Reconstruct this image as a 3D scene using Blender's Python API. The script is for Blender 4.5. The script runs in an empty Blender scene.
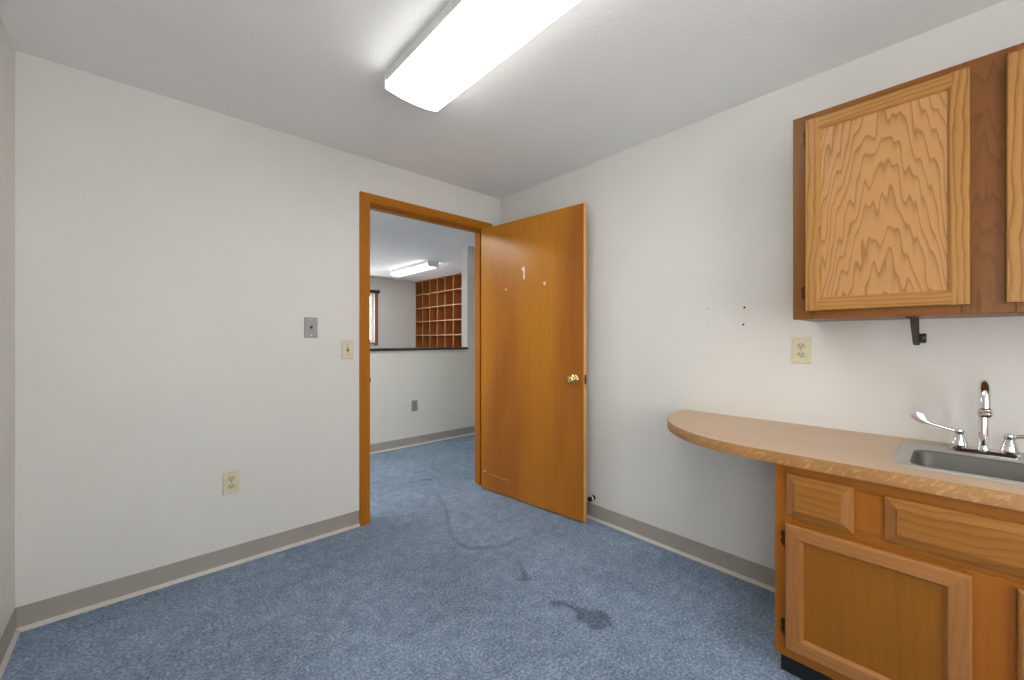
import bpy, bmesh, math, random
from mathutils import Vector, Matrix, noise as mnoise
S = bpy.context.scene
COL = S.collection
PI = math.pi
random.seed(4)

# ------------------------------------------------------------------ camera, sky, exposure
CH = 1.17                                   # eye height
cd = bpy.data.cameras.new('camera')
cam = bpy.data.objects.new('camera', cd)
COL.objects.link(cam)
cam.location = (0, 0, CH)
cam.rotation_euler = (PI / 2, 0, math.radians(47.65 - 90))
cd.sensor_width = 36.0
cd.lens = 406.5 / 1024 * 36.0
cd.clip_start = 0.01
S.camera = cam
S.view_settings.view_transform = 'Standard'
S.view_settings.look = 'None'
S.view_settings.gamma = 1.0
S.view_settings.use_curve_mapping = False
S.view_settings.exposure = 0.0
w = bpy.data.worlds.new('sky')
S.world = w
w.use_nodes = True
bg = w.node_tree.nodes['Background']
bg.inputs['Color'].default_value = (0.96, 0.98, 1.0, 1)
bg.inputs['Strength'].default_value = 7.2
LAMP = 9.0                                  # glow of the room's ceiling fixture
FILL_HALL = 32.0  # added hall fixture, out of view, brightens the hall
LAMP_FAR = 14.0

# ------------------------------------------------------------------ room dimensions
W, D, H = 2.183, 2.542, 2.33                # right wall, door wall, ceiling
XL = -0.374                                 # near left wall
YB = -1.25                                  # wall behind the camera
T = 0.12                                    # wall thickness
YH = 4.065                                  # half wall front face
YF = 7.30                                   # far wall of the reception room
XE = 4.36                                   # east wall of the reception room


def lin(c):
    def f(v):
        v /= 255.0
        return v / 12.92 if v <= 0.04045 else ((v + 0.055) / 1.055) ** 2.4
    return (f(c[0]), f(c[1]), f(c[2]), 1)


# ------------------------------------------------------------------ node helper
class NT:
    def __init__(s, name):
        s.m = bpy.data.materials.new(name)
        s.m.use_nodes = True
        s.t = s.m.node_tree
        s.b = s.t.nodes['Principled BSDF']

    def n(s, typ, **kw):
        nd = s.t.nodes.new(typ)
        for k, v in kw.items():
            setattr(nd, k, v)
        return nd

    def put(s, sock, v):
        if isinstance(v, bpy.types.NodeSocket):
            s.t.links.new(v, sock)
        else:
            sock.default_value = v

    def math(s, op, a, b=None, c=None):
        nd = s.n('ShaderNodeMath', operation=op)
        s.put(nd.inputs[0], a)
        if b is not None:
            s.put(nd.inputs[1], b)
        if c is not None:
            s.put(nd.inputs[2], c)
        return nd.outputs[0]

    def coord(s):
        return s.n('ShaderNodeTexCoord').outputs['Object']

    def sep(s, v):
        nd = s.n('ShaderNodeSeparateXYZ')
        s.put(nd.inputs[0], v)
        return nd.outputs

    def comb(s, x, y, z):
        nd = s.n('ShaderNodeCombineXYZ')
        for i, v in enumerate((x, y, z)):
            s.put(nd.inputs[i], v)
        return nd.outputs[0]

    def noise(s, vec, scale, detail=2.0, rough=0.5):
        nd = s.n('ShaderNodeTexNoise')
        s.put(nd.inputs['Vector'], vec)
        nd.inputs['Scale'].default_value = scale
        nd.inputs['Detail'].default_value = detail
        nd.inputs['Roughness'].default_value = rough
        return nd.outputs['Fac']

    def ramp(s, fac, stops):
        nd = s.n('ShaderNodeValToRGB')
        s.put(nd.inputs[0], fac)
        cr = nd.color_ramp
        while len(cr.elements) < len(stops):
            cr.elements.new(0.5)
        for e, (p, c) in zip(cr.elements, stops):
            e.position = p
            e.color = c
        return nd.outputs[0]

    def mix(s, fac, a, b, blend='MIX'):
        nd = s.n('ShaderNodeMix', data_type='RGBA', blend_type=blend)
        s.put(nd.inputs[0], fac)
        s.put(nd.inputs[6], a)
        s.put(nd.inputs[7], b)
        return nd.outputs[2]

    def bump(s, h, strength, dist=0.002):
        nd = s.n('ShaderNodeBump')
        nd.inputs['Strength'].default_value = strength
        nd.inputs['Distance'].default_value = dist
        s.put(nd.inputs['Height'], h)
        s.t.links.new(nd.outputs[0], s.b.inputs['Normal'])

    def out(s, color=None, rough=None, metal=None, spec=None):
        if color is not None:
            s.put(s.b.inputs['Base Color'], color)
        if rough is not None:
            s.put(s.b.inputs['Roughness'], rough)
        if metal is not None:
            s.put(s.b.inputs['Metallic'], metal)
        if spec is not None:
            s.put(s.b.inputs['Specular IOR Level'], spec)
        return s.m


def plain(name, rgb, rough=0.5, metal=0.0, spec=0.5, vary=0.04, scale=30):
    m = NT(name)
    c = lin(rgb)
    n = m.noise(m.coord(), scale, 3)
    lo = tuple(v * (1 - vary) for v in c[:3]) + (1,)
    hi = tuple(min(1, v * (1 + vary)) for v in c[:3]) + (1,)
    return m.out(m.ramp(n, [(0.3, lo), (0.7, hi)]), rough, metal, spec)


def paint(name, rgb, bump=0.08, scale=160, rough=0.6, spec=0.25):
    m = NT(name)
    c = lin(rgb)
    v = m.coord()
    n = m.noise(v, 1.3, 3)
    lo = tuple(x * 0.97 for x in c[:3]) + (1,)
    hi = tuple(x * 1.03 for x in c[:3]) + (1,)
    m.bump(m.noise(v, scale, 4, 0.6), bump, 0.003)
    return m.out(m.ramp(n, [(0.3, lo), (0.7, hi)]), rough, 0, spec)


def glow(name, rgb, strength):
    m = NT(name)
    m.out((0.9, 0.9, 0.9, 1), 0.4)
    m.b.inputs['Emission Color'].default_value = lin(rgb)
    m.b.inputs['Emission Strength'].default_value = strength
    return m.m


def wood(name, mid, dark, along='z', across='y', rings=55, cath=0.0, warp=1.0, contrast=0.8,
         seed=0.0, center=0.0, rough=0.38, coat=0.06, red=None, fine=0.5, slope=0.16, RS=0.0):
    """plain sawn timber: growth rings cut at a shallow angle, plus pores along the grain"""
    m = NT(name)
    o = m.sep(m.coord())
    ix = {'x': 0, 'y': 1, 'z': 2}
    rest = [k for k in 'xyz' if k not in (along, across)][0]
    l, a, d = o[ix[along]], o[ix[across]], o[ix[rest]]
    ls = m.math('ADD', l, seed * 3.17)
    a0 = m.math('ADD', a, -center)
    lowv = m.comb(m.math('MULTIPLY', a0, 1.0), m.math('MULTIPLY', ls, 0.42), m.math('ADD', d, seed))
    n1 = m.math('SUBTRACT', m.noise(lowv, 4.5, 2, 0.45), 0.5)
    midv = m.comb(a0, m.math('MULTIPLY', ls, 0.5), m.math('ADD', d, seed + 7))
    n2 = m.math('SUBTRACT', m.noise(midv, 22, 2, 0.5), 0.5)
    if cath == 2:
        # plain sawn heart: nested peaks in the middle, close straight lines at the sides
        wob = m.math('ADD', a0, m.math('MULTIPLY', n1, 0.05 * warp))
        zz = m.noise(m.comb(m.math('MULTIPLY', a0, 1.0), m.math('MULTIPLY', ls, 0.13), seed + 3), 30, 1, 0.5)
        r = m.math('ADD', m.math('MULTIPLY', m.math('ABSOLUTE', m.math('POWER', m.math('ABSOLUTE', wob), 1.75)), 145.0), m.math('MULTIPLY', l, slope))
        r = m.math('ADD', r, m.math('MULTIPLY', n1, 2.6 * warp))
        r = m.math('ADD', r, m.math('MULTIPLY', m.math('SUBTRACT', zz, 0.5), 3.4 * warp))
    elif cath:
        dep = m.math('ADD', m.math('MULTIPLY', m.math('ADD', l, seed * 0.37), slope),
                     m.math('MULTIPLY', n1, 0.16 * warp))
        r = m.math('SQRT', m.math('ADD', m.math('MULTIPLY', a0, a0), m.math('MULTIPLY', dep, dep)))
        r = m.math('ADD', r, m.math('MULTIPLY', n2, 0.018 * warp))
    else:
        r = m.math('ADD', m.math('ADD', a0, m.math('MULTIPLY', d, 0.6)), m.math('MULTIPLY', n1, 0.07 * warp))
        r = m.math('ADD', r, m.math('MULTIPLY', n2, 0.010 * warp))
    ph = m.math('FRACT', m.math('MULTIPLY', r, rings))
    if cath == 2:
        ph = m.math('FRACT', r)
    # saw-tooth: slow rise to the dark late wood, quick fall
    tooth = m.math('POWER', ph, 3.6 if cath == 2 else 2.6)
    edge = m.math('SUBTRACT', 1.0, m.math('SMOOTH_MIN', 1.0, m.math('MULTIPLY', m.math('SUBTRACT', 1.0, ph), 9.0), 0.2))
    ring = m.math('MULTIPLY', tooth, m.math('SUBTRACT', 1.0, m.math('MULTIPLY', edge, 0.9)))
    pv = m.comb(m.math('MULTIPLY', a0, 1.0), m.math('MULTIPLY', ls, 0.035), m.math('MULTIPLY', d, 1.0))
    pore = m.noise(pv, 420, 2, 0.6)
    broad = m.noise(m.comb(a0, m.math('MULTIPLY', ls, 0.12), m.math('ADD', d, seed)), 14, 3, 0.55)
    f = m.math('ADD', m.math('MULTIPLY', ring, contrast), m.math('MULTIPLY', m.math('SUBTRACT', pore, 0.5), fine))
    f = m.math('ADD', f, m.math('MULTIPLY', m.math('SUBTRACT', broad, 0.5), 0.55))
    cm, ck = lin(mid), lin(dark)
    hi = tuple(min(1, v * 1.18) for v in cm[:3]) + (1,)
    col = m.ramp(f, [(0.0, hi), (0.28, cm), (0.95, ck)])
    if red is not None:
        big = m.noise(m.comb(m.math('MULTIPLY', a0, 1.0), m.math('MULTIPLY', ls, 0.16), seed + RS), 2.3, 3, 0.55)
        rf = m.ramp(big, [(0.36, (0, 0, 0, 1)), (0.60, (1, 1, 1, 1))])
        col = m.mix(rf, col, m.mix(0.62, col, lin(red)))
    m.bump(pore, 0.05, 0.001)
    m.b.inputs['Coat Weight'].default_value = coat
    m.b.inputs['Coat Roughness'].default_value = 0.22
    return m.out(col, rough, 0, 0.22)


# ------------------------------------------------------------------ object helpers
def tag(o, label=None, cat=None, group=None, kind=None):
    if label:
        o['label'] = label
    if cat:
        o['category'] = cat
    if group:
        o['group'] = group
    if kind:
        o['kind'] = kind
    return o


def thing(name, loc, label, cat, group=None, kind=None, rz=0.0):
    o = bpy.data.objects.new(name, None)
    COL.objects.link(o)
    o.location = loc
    o.rotation_euler = (0, 0, rz)
    o.empty_display_size = 0.05
    return tag(o, label, cat, group, kind)


def base_of(o):
    v = Vector((0, 0, 0))
    while o is not None:
        v = v + o.location
        o = o.parent
    return v


def obj(name, bm, mats, parent=None, smooth=None, local=False, label=None):
    """link a bmesh as one mesh object; coordinates are the room's unless local"""
    me = bpy.data.meshes.new(name)
    bmesh.ops.recalc_face_normals(bm, faces=bm.faces[:])
    if parent is not None and not local:
        bmesh.ops.translate(bm, verts=bm.verts[:], vec=-base_of(parent))
    if smooth is not None:
        for f in bm.faces:
            f.smooth = True
    bm.to_mesh(me)
    bm.free()
    if smooth is not None:
        try:
            me.set_sharp_from_angle(angle=math.radians(smooth))
        except Exception:
            pass
    if not isinstance(mats, (list, tuple)):
        mats = [mats]
    for x in mats:
        me.materials.append(x)
    o = bpy.data.objects.new(name, me)
    COL.objects.link(o)
    if parent is not None:
        o.parent = parent
    if label:
        o['label'] = label
    return o


def box(bm, x0, x1, y0, y1, z0, z1, bev=0.0, mi=0, seg=2):
    vs = [bm.verts.new((x, y, z)) for x in (min(x0, x1), max(x0, x1)) for y in (min(y0, y1), max(y0, y1))
          for z in (min(z0, z1), max(z0, z1))]
    idx = [(0, 1, 3, 2), (4, 6, 7, 5), (0, 4, 5, 1), (2, 3, 7, 6), (0, 2, 6, 4), (1, 5, 7, 3)]
    fs = [bm.faces.new([vs[i] for i in q]) for q in idx]
    for f in fs:
        f.material_index = mi
    if bev:
        es = list({e for f in fs for e in f.edges})
        r = bmesh.ops.bevel(bm, geom=es, offset=bev, segments=seg, profile=0.5, affect='EDGES')
        for f in r['faces']:
            f.material_index = mi
    return bm


def bx(*a, **k):
    return box(bmesh.new(), *a, **k)


def loft(bm, loops, close_start=True, close_end=True, ring=True, mi=0):
    """skin a list of loops (equal counts)"""
    L = [[bm.verts.new(p) for p in lp] for lp in loops]
    n = len(L[0])
    for A, B in zip(L[:-1], L[1:]):
        for i in range(n if ring else n - 1):
            j = (i + 1) % n
            f = bm.faces.new((A[i], A[j], B[j], B[i]))
            f.material_index = mi
    if close_start:
        bm.faces.new(L[0]).material_index = mi
    if close_end:
        bm.faces.new(L[-1]).material_index = mi
    return bm


def lathe(bm, prof, origin, axis, n=24, mi=0):
    """prof: (radius, distance along axis)"""
    ax = Vector(axis).normalized()
    u = ax.orthogonal().normalized()
    v = ax.cross(u)
    o = Vector(origin)
    loops = []
    for r, h in prof:
        r = max(r, 1e-4)
        loops.append([o + ax * h + (u * math.cos(2 * PI * i / n) + v * math.sin(2 * PI * i / n)) * r for i in range(n)])
    return loft(bm, loops, mi=mi)


def sweep(bm, pts, radii, n=14, flat=None, up=(0, 0, 1), mi=0):
    """tube along points; flat = list of (side, up) scale pairs"""
    pts = [Vector(p) for p in pts]
    if not isinstance(radii, (list, tuple)):
        radii = [radii] * len(pts)
    loops = []
    prev = None
    for i, p in enumerate(pts):
        t = (pts[min(i + 1, len(pts) - 1)] - pts[max(i - 1, 0)]).normalized()
        if prev is None:
            s = t.cross(Vector(up))
            if s.length < 1e-3:
                s = t.cross(Vector((1, 0, 0)))
            s.normalize()
        else:
            s = (prev - t * prev.dot(t)).normalized()
        prev = s
        q = s.cross(t)
        fs = flat[i] if flat else (1, 1)
        loops.append([p + s * math.cos(2 * PI * k / n) * radii[i] * fs[0] + q * math.sin(2 * PI * k / n) * radii[i] * fs[1]
                      for k in range(n)])
    return loft(bm, loops, mi=mi)


def gridwall(us, zs, filled, plane, p0, p1):
    """wall with rectangular holes as one closed mesh. plane 'x': wall faces x, spans y; 'y': faces y, spans x"""
    bm = bmesh.new()
    cache = {}

    def V(i, k, p):
        key = (i, k, p)
        if key not in cache:
            c = (p1 if p else p0)
            cache[key] = bm.verts.new((c, us[i], zs[k]) if plane == 'x' else (us[i], c, zs[k]))
        return cache[key]
    nu, nz = len(us) - 1, len(zs) - 1

    def F(i, k):
        return 0 <= i < nu and 0 <= k < nz and filled(i, k)
    for i in range(nu):
        for k in range(nz):
            if not F(i, k):
                continue
            for p in (0, 1):
                bm.faces.new((V(i, k, p), V(i + 1, k, p), V(i + 1, k + 1, p), V(i, k + 1, p)))
            for (di, dk, a, b) in ((-1, 0, (i, k), (i, k + 1)), (1, 0, (i + 1, k), (i + 1, k + 1)),
                                   (0, -1, (i, k), (i + 1, k)), (0, 1, (i, k + 1), (i + 1, k + 1))):
                if not F(i + di, k + dk):
                    bm.faces.new((V(*a, 0), V(*b, 0), V(*b, 1), V(*a, 1)))
    return bm


def rrect(x0, x1, y0, y1, r, z, n=5):
    """rounded rectangle loop in plan"""
    out = []
    for cx, cy, a0 in ((x1 - r, y1 - r, 0), (x0 + r, y1 - r, PI / 2), (x0 + r, y0 + r, PI), (x1 - r, y0 + r, 1.5 * PI)):
        for i in range(n + 1):
            a = a0 + PI / 2 * i / n
            out.append((cx + r * math.cos(a), cy + r * math.sin(a), z))
    return out


# ------------------------------------------------------------------ materials
M = {}
M['wall'] = paint('wall_paint', (224, 222, 216), 0.10, 130)
M['ceiling'] = paint('ceiling_texture', (243, 243, 241), 0.5, 75, 0.8, 0.1)
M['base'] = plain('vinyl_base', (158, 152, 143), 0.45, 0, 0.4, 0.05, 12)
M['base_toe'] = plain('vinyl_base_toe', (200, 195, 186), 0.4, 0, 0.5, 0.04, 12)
M['cap'] = plain('dark_cap', (52, 44, 42), 0.4)
M['ivory'] = plain('ivory_plastic', (218, 208, 178), 0.4)
M['ivory_face'] = plain('ivory_receptacle', (200, 190, 158), 0.4)
M['slot'] = plain('dark_slot', (38, 30, 22), 0.7)
M['steel_plate'] = plain('brushed_plate', (150, 148, 146), 0.42, 0.75)
M['grey_plate'] = plain('grey_plastic', (150, 148, 145), 0.5)
M['white_metal'] = plain('white_enamel', (225, 225, 222), 0.4)
M['lens'] = glow('lamp_lens', (255, 252, 246), LAMP)
M['lens_hall_fill'] = glow('fill_lens_hall', (255, 252, 246), FILL_HALL)
M['lens_far'] = glow('lamp_lens_far', (255, 253, 250), LAMP_FAR)
M['chrome'] = plain('chrome', (225, 225, 228), 0.08, 1.0, 0.5, 0.01)
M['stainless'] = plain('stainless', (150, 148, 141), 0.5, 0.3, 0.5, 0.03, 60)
M['sink_bowl_shaded'] = plain('steel_bowl_shaded', (108, 107, 100), 0.5, 0.6, 0.4, 0.03, 60)  # same steel as the rim, darkened: the bowl's shade is in the colour
M['sink_rim_lit'] = plain('steel_rim_lit', (178, 174, 166), 0.42, 0.3, 0.5, 0.03, 60)  # same steel, lightened as if catching the light
M['brass'] = plain('polished_brass', (222, 196, 128), 0.14, 1.0, 0.5, 0.02)
M['dark_brass'] = plain('aged_brass', (80, 58, 32), 0.35, 0.9)
M['black_iron'] = plain('dark_bracket', (58, 53, 49), 0.45, 0.3)
M['black'] = plain('black_vinyl', (20, 20, 22), 0.5)
M['rubber'] = plain('black_rubber', (24, 23, 24), 0.6)
M['white_plastic'] = plain('white_plastic', (228, 226, 222), 0.4)
M['residue'] = plain('pale_residue', (235, 222, 205), 0.7)
M['scratch'] = plain('scratch', (196, 150, 110), 0.7)
M['shade'] = plain('dark_shade', (45, 42, 42), 0.7)
# timber
M['trim'] = wood('stained_trim', (166, 102, 18), (122, 68, 8), 'z', 'x', 28, 0, 0.5, 0.35, 1.0, rough=0.35)
M['trim_h'] = wood('stained_trim_across', (166, 102, 18), (122, 68, 8), 'x', 'z', 28, 0, 0.5, 0.35, 2.0, rough=0.35)
M['leaf'] = wood('door_veneer', (180, 118, 32), (140, 82, 20), 'z', 'x', 22, 0, 1.6, 0.22, 3.0, center=-0.55,
                 rough=0.36, coat=0.12, red=(138, 70, 30), fine=0.7, RS=5.0)
M['leaf_edge'] = wood('door_edge', (206, 160, 88), (176, 124, 58), 'z', 'y', 40, 0, 0.5, 0.3, 5.0)
M['oak_door_panel'] = wood('oak_panel', (170, 125, 77), (106, 68, 32), 'z', 'y', 1, 2, 1.0, 0.95, 0.6, center=0.225, slope=10.0, fine=0.4)
M['oak_v'] = wood('oak_stile', (160, 114, 60), (96, 58, 22), 'z', 'y', 60, 0, 1.2, 0.8, 2.3)
M['oak_h'] = wood('oak_rail', (158, 112, 58), (96, 58, 22), 'y', 'z', 60, 0, 1.2, 0.8, 4.1)
M['frame_v'] = wood('face_stile', (114, 72, 32), (72, 40, 14), 'z', 'y', 1, 2, 1.0, 0.6, 1.7, center=0.0, slope=8.0)
M['frame_h'] = wood('face_rail', (122, 74, 30), (80, 44, 15), 'y', 'z', 50, 0, 1.0, 0.4, 3.3)
M['low_v'] = wood('lower_stile', (144, 95, 50), (96, 58, 26), 'z', 'y', 60, 0, 1.0, 0.4, 6.3)
M['low_h'] = wood('lower_rail', (150, 100, 54), (102, 62, 28), 'y', 'z', 60, 0, 1.0, 0.4, 5.1)
M['low_panel'] = wood('lower_panel', (130, 80, 18), (96, 54, 10), 'z', 'y', 30, 0, 0.8, 0.25, 8.1, fine=0.35)
M['low_frame_v'] = wood('lower_face_stile', (144, 84, 20), (104, 56, 10), 'z', 'y', 30, 0, 0.8, 0.25, 9.1)
M['low_frame_h'] = wood('lower_face_rail', (138, 82, 22), (98, 54, 12), 'y', 'z', 40, 0, 0.8, 0.3, 7.4)
M['front'] = wood('drawer_front', (142, 92, 36), (92, 54, 17), 'y', 'z', 50, 0, 1.6, 0.6, 2.9)
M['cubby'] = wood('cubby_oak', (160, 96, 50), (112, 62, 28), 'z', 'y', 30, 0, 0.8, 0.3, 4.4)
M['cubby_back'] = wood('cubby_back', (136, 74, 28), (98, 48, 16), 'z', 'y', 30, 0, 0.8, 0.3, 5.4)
M['cubby_edge'] = wood('cubby_edge', (206, 160, 122), (176, 126, 86), 'y', 'z', 30, 0, 0.8, 0.2, 4.9)
M['laminate'] = wood('laminate_top', (188, 160, 132), (164, 134, 106), 'y', 'x', 26, 0, 0.9, 0.14, 1.4, rough=0.4, coat=0.1, fine=0.35)


def edge_laminate():
    m = NT('laminate_edge')
    v = m.coord()
    o = m.sep(v)
    a = m.math('ADD', m.math('MULTIPLY', o[1], 1.0), m.math('MULTIPLY', o[2], 0.9))
    n = m.noise(m.comb(a, m.math('MULTIPLY', o[2], 0.6), 3.0), 90, 2, 0.55)
    n2 = m.noise(v, 7, 2)
    fl = m.ramp(n, [(0.52, (0, 0, 0, 1)), (0.66, (1, 1, 1, 1))])
    base = m.ramp(n2, [(0.3, lin((146, 102, 56))), (0.7, lin((166, 120, 70)))])
    col = m.mix(m.math('MULTIPLY', fl, 0.42), base, lin((200, 160, 108)))
    return m.out(col, 0.4, 0, 0.4)


M['edge'] = edge_laminate()


def carpet():
    m = NT('blue_carpet')
    v = m.coord()
    n1 = m.noise(v, 95, 3, 0.72)
    n4 = m.noise(v, 16, 3, 0.6)
    n2 = m.noise(v, 330, 2, 0.6)
    n3 = m.noise(v, 2.2, 3, 0.55)
    f = m.math('ADD', m.math('MULTIPLY', n1, 0.62), m.math('MULTIPLY', n2, 0.22))
    f = m.math('ADD', f, m.math('MULTIPLY', n4, 0.16))
    col = m.ramp(f, [(0.34, lin((82, 100, 122))), (0.50, lin((128, 147, 170))), (0.66, lin((190, 206, 224)))])
    wear = m.ramp(n3, [(0.35, (0.86, 0.86, 0.86, 1)), (0.65, (1.05, 1.05, 1.05, 1))])
    col = m.mix(1.0, col, wear, 'MULTIPLY')
    at = m.n('ShaderNodeAttribute', attribute_name='stain')
    dirt = m.ramp(at.outputs['Fac'], [(0.0, (1, 1, 1, 1)), (1.0, (0.42, 0.42, 0.44, 1))])
    col = m.mix(1.0, col, dirt, 'MULTIPLY')
    m.bump(f, 0.25, 0.004)
    return m.out(col, 0.95, 0, 0.1)


M['carpet'] = carpet()


def glass():
    """thin clear pane: mostly lets light straight through, mirrors a little"""
    m = NT('window_glass')
    tr = m.n('ShaderNodeBsdfTransparent')
    gl = m.n('ShaderNodeBsdfGlossy')
    gl.inputs['Roughness'].default_value = 0.02
    mx = m.n('ShaderNodeMixShader')
    mx.inputs[0].default_value = 0.08
    m.t.links.new(tr.outputs[0], mx.inputs[1])
    m.t.links.new(gl.outputs[0], mx.inputs[2])
    m.t.links.new(mx.outputs[0], m.t.nodes['Material Output'].inputs['Surface'])
    return m.m


M['glass'] = glass()

# ------------------------------------------------------------------ room shell
XH0, XH1 = -1.7, 3.35                        # the hall and reception room beyond the door


def seg_dist(p, a, b):
    ax, ay = b[0] - a[0], b[1] - a[1]
    t = max(0, min(1, ((p[0] - a[0]) * ax + (p[1] - a[1]) * ay) / (ax * ax + ay * ay + 1e-9)))
    return math.hypot(p[0] - a[0] - ax * t, p[1] - a[1] - ay * t), t


ARC = [(1.713, 3.016), (1.70, 2.82), (1.652, 2.646), (1.552, 2.371), (1.45, 2.20), (1.37, 2.05), (1.342, 1.932), (1.36, 1.86),
       (1.403, 1.815), (1.497, 1.748), (1.56, 1.742), (1.626, 1.752)]
ARCW = [0.3, 0.3, 0.4, 0.55, 0.7, 0.6, 0.6, 0.7, 0.7, 0.7, 0.8, 1.0]
BLOB = [(1.355, 1.205, 0.018), (1.38, 1.19, 0.016), (1.397, 1.15, 0.010), (1.395, 1.12, 0.014), (1.398, 1.07, 0.046), (1.405, 1.022, 0.062)]
SPOT = [(1.482, 1.574, 0.004), (1.42, 1.47, 0.006), (1.395, 1.432, 0.026), (1.375, 1.437, 0.018)]
SMALL = [(1.725, 3.022, 0.02), (1.79, 2.995, 0.022)]


def stain_at(x, y):
    nz = mnoise.noise(Vector((x * 22, y * 22, 1.0)))
    nz2 = mnoise.noise(Vector((x * 70, y * 70, 4.0)))
    best = 0.0
    for k, (a, b) in enumerate(zip(ARC[:-1], ARC[1:])):
        d, t = seg_dist((x, y), a, b)
        wgt = ARCW[k] * (1 - t) + ARCW[k + 1] * t
        wd = 0.012 + 0.012 * wgt + 0.008 * nz
        v = max(0, 1 - d / max(wd, 1e-3)) * wgt * 0.8
        best = max(best, v * 0.9)
    for pts, amp in ((BLOB, 0.78), (SPOT, 0.75), (SMALL, 0.55)):
        for a, b in zip(pts[:-1], pts[1:]):
            d, t = seg_dist((x, y), a, b)
            r = a[2] * (1 - t) + b[2] * t
            r *= 1 + 0.35 * nz
            v = max(0.0, min(1.0, (r - d) / 0.014 + 0.5)) * amp * (1 + 0.15 * nz2)
            best = max(best, v)
    return best


def make_floor():
    xs = [XH0 - T, -0.6] + [-0.5 + 0.25 * i for i in range(7)] + [1.26 + 0.0125 * i for i in range(52)] + [1.95, 2.3, 3.0, 4.6]
    ys = [YB - T, -0.8, -0.3, 0.2, 0.6, 0.85] + [0.94 + 0.0125 * i for i in range(174)] + [3.2, 3.8, 4.5, 5.5, 6.5, YF + T]
    bm = bmesh.new()
    G = [[bm.verts.new((x, y, 0)) for y in ys] for x in xs]
    for i in range(len(xs) - 1):
        for j in range(len(ys) - 1):
            bm.faces.new((G[i][j], G[i + 1][j], G[i + 1][j + 1], G[i][j + 1]))
    o = obj('floor', bm, M['carpet'])
    me = o.data
    if me.polygons[0].normal.z < 0:
        me.flip_normals()
    at = me.attributes.new('stain', 'FLOAT', 'POINT')
    for i, v in enumerate(me.vertices):
        at.data[i].value = stain_at(v.co.x, v.co.y)
    return tag(o, 'worn blue carpet with dark stains covering the whole floor', 'floor', None, 'structure')


make_floor()


def struct(name, bm, m, label, cat):
    return tag(obj(name, bm, m), label, cat, None, 'structure')


struct('ceiling', bx(XH0 - T, 4.6, YB - T, YF + T, H, H + 0.1), M['ceiling'], 'grey white textured ceiling', 'ceiling')
DX0, DX1, DZ = 1.079, 2.02, 2.046            # door opening
struct('wall_left', gridwall([XH0, DX0 - 0.02, DX1 + 0.02, XH1], [0, DZ + 0.02, H], lambda i, k: not (i == 1 and k == 0), 'y', D, D + T),
       M['wall'], 'white wall with the doorway in it, left of the open door', 'wall')
struct('wall_right', bx(W, W + T, YB, D, 0, H), M['wall'], 'white wall behind the counter and the wall cabinet', 'wall')
NWY0, NWY1 = -0.65, -0.17                    # second added window for fill light, unseen on the near left wall
struct('wall_near', gridwall([YB, NWY0, NWY1, D], [0, 0.40, 1.85, H], lambda i, k: not (i == 1 and k == 1), 'x', XL - T, XL), M['wall'], 'white wall along the left edge of the photo', 'wall')
BWX0, BWX1, BWZ0, BWZ1 = -0.20, 1.20, 0.55, 2.10   # added window behind the viewer, unseen, for fill light
struct('wall_back', gridwall([XL - T, BWX0, BWX1, W + T], [0, BWZ0, BWZ1, H], lambda i, k: not (i == 1 and k == 1), 'y', YB - T, YB), M['wall'], 'white wall behind the viewer', 'wall')
HWX = 2.963                                   # where the half wall meets the full wall
struct('wall_half', bx(XH0, HWX, YH, YH + T, 0, 1.055), M['wall'], 'white half wall across the hall beyond the doorway', 'wall')
struct('wall_hall', bx(HWX, XE + T, YH, YH + T, 0, H), M['wall'], 'full height white wall at the end of the half wall', 'wall')
struct('wall_hall_right', bx(XH1, XH1 + T, D, YH, 0, H), M['wall'], 'white wall closing the hall on the right', 'wall')
struct('wall_hall_left', bx(XH0 - T, XH0, D, YF, 0, H), M['wall'], 'white wall closing the hall on the left', 'wall')
WX0, WX1, WZ0, WZ1 = 0.40, 3.20, 1.10, 2.03  # far window; its hidden left part is widened to light the hall
struct('wall_far', gridwall([XH0, WX0, WX1, XE + T], [0, WZ0, WZ1, H], lambda i, k: not (i == 1 and k == 1), 'y', YF, YF + T),
       M['wall'], 'far white wall of the reception room with the window', 'wall')
struct('wall_far_right', bx(XE, XE + T, YH + T, YF, 0, H), M['wall'], 'white wall behind the pigeonhole unit', 'wall')

# half wall cap
bm = bx(XH0, HWX - 0.001, YH - 0.018, YH + T + 0.018, 1.055, 1.083, 0.004)
struct('trim_1', bm, M['cap'], 'dark wooden cap on top of the half wall', 'trim')


# vinyl cove base: tall thin strip with a flared toe
def cove(name, p0, p1, nrm, label, h=0.098):
    p0, p1, n = Vector(p0), Vector(p1), Vector(nrm)
    prof = [(0.0005, 0.0), (0.0005, h), (0.0028, h), (0.0034, h - 0.002), (0.0034, 0.019), (0.0045, 0.0165), (0.0070, 0.0130),
            (0.0140, 0.0070), (0.0165, 0.0030), (0.0165, 0.0005)]
    loops = []
    for q in (p0, p1):
        loops.append([q + n * a + Vector((0, 0, b)) for a, b in prof])
    bm = loft(bmesh.new(), loops)
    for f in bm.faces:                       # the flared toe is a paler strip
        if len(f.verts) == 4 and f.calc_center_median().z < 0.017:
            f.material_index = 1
    return tag(obj(name, bm, [M['base'], M['base_toe']], smooth=35), label, 'baseboard', None, 'structure')


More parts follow.
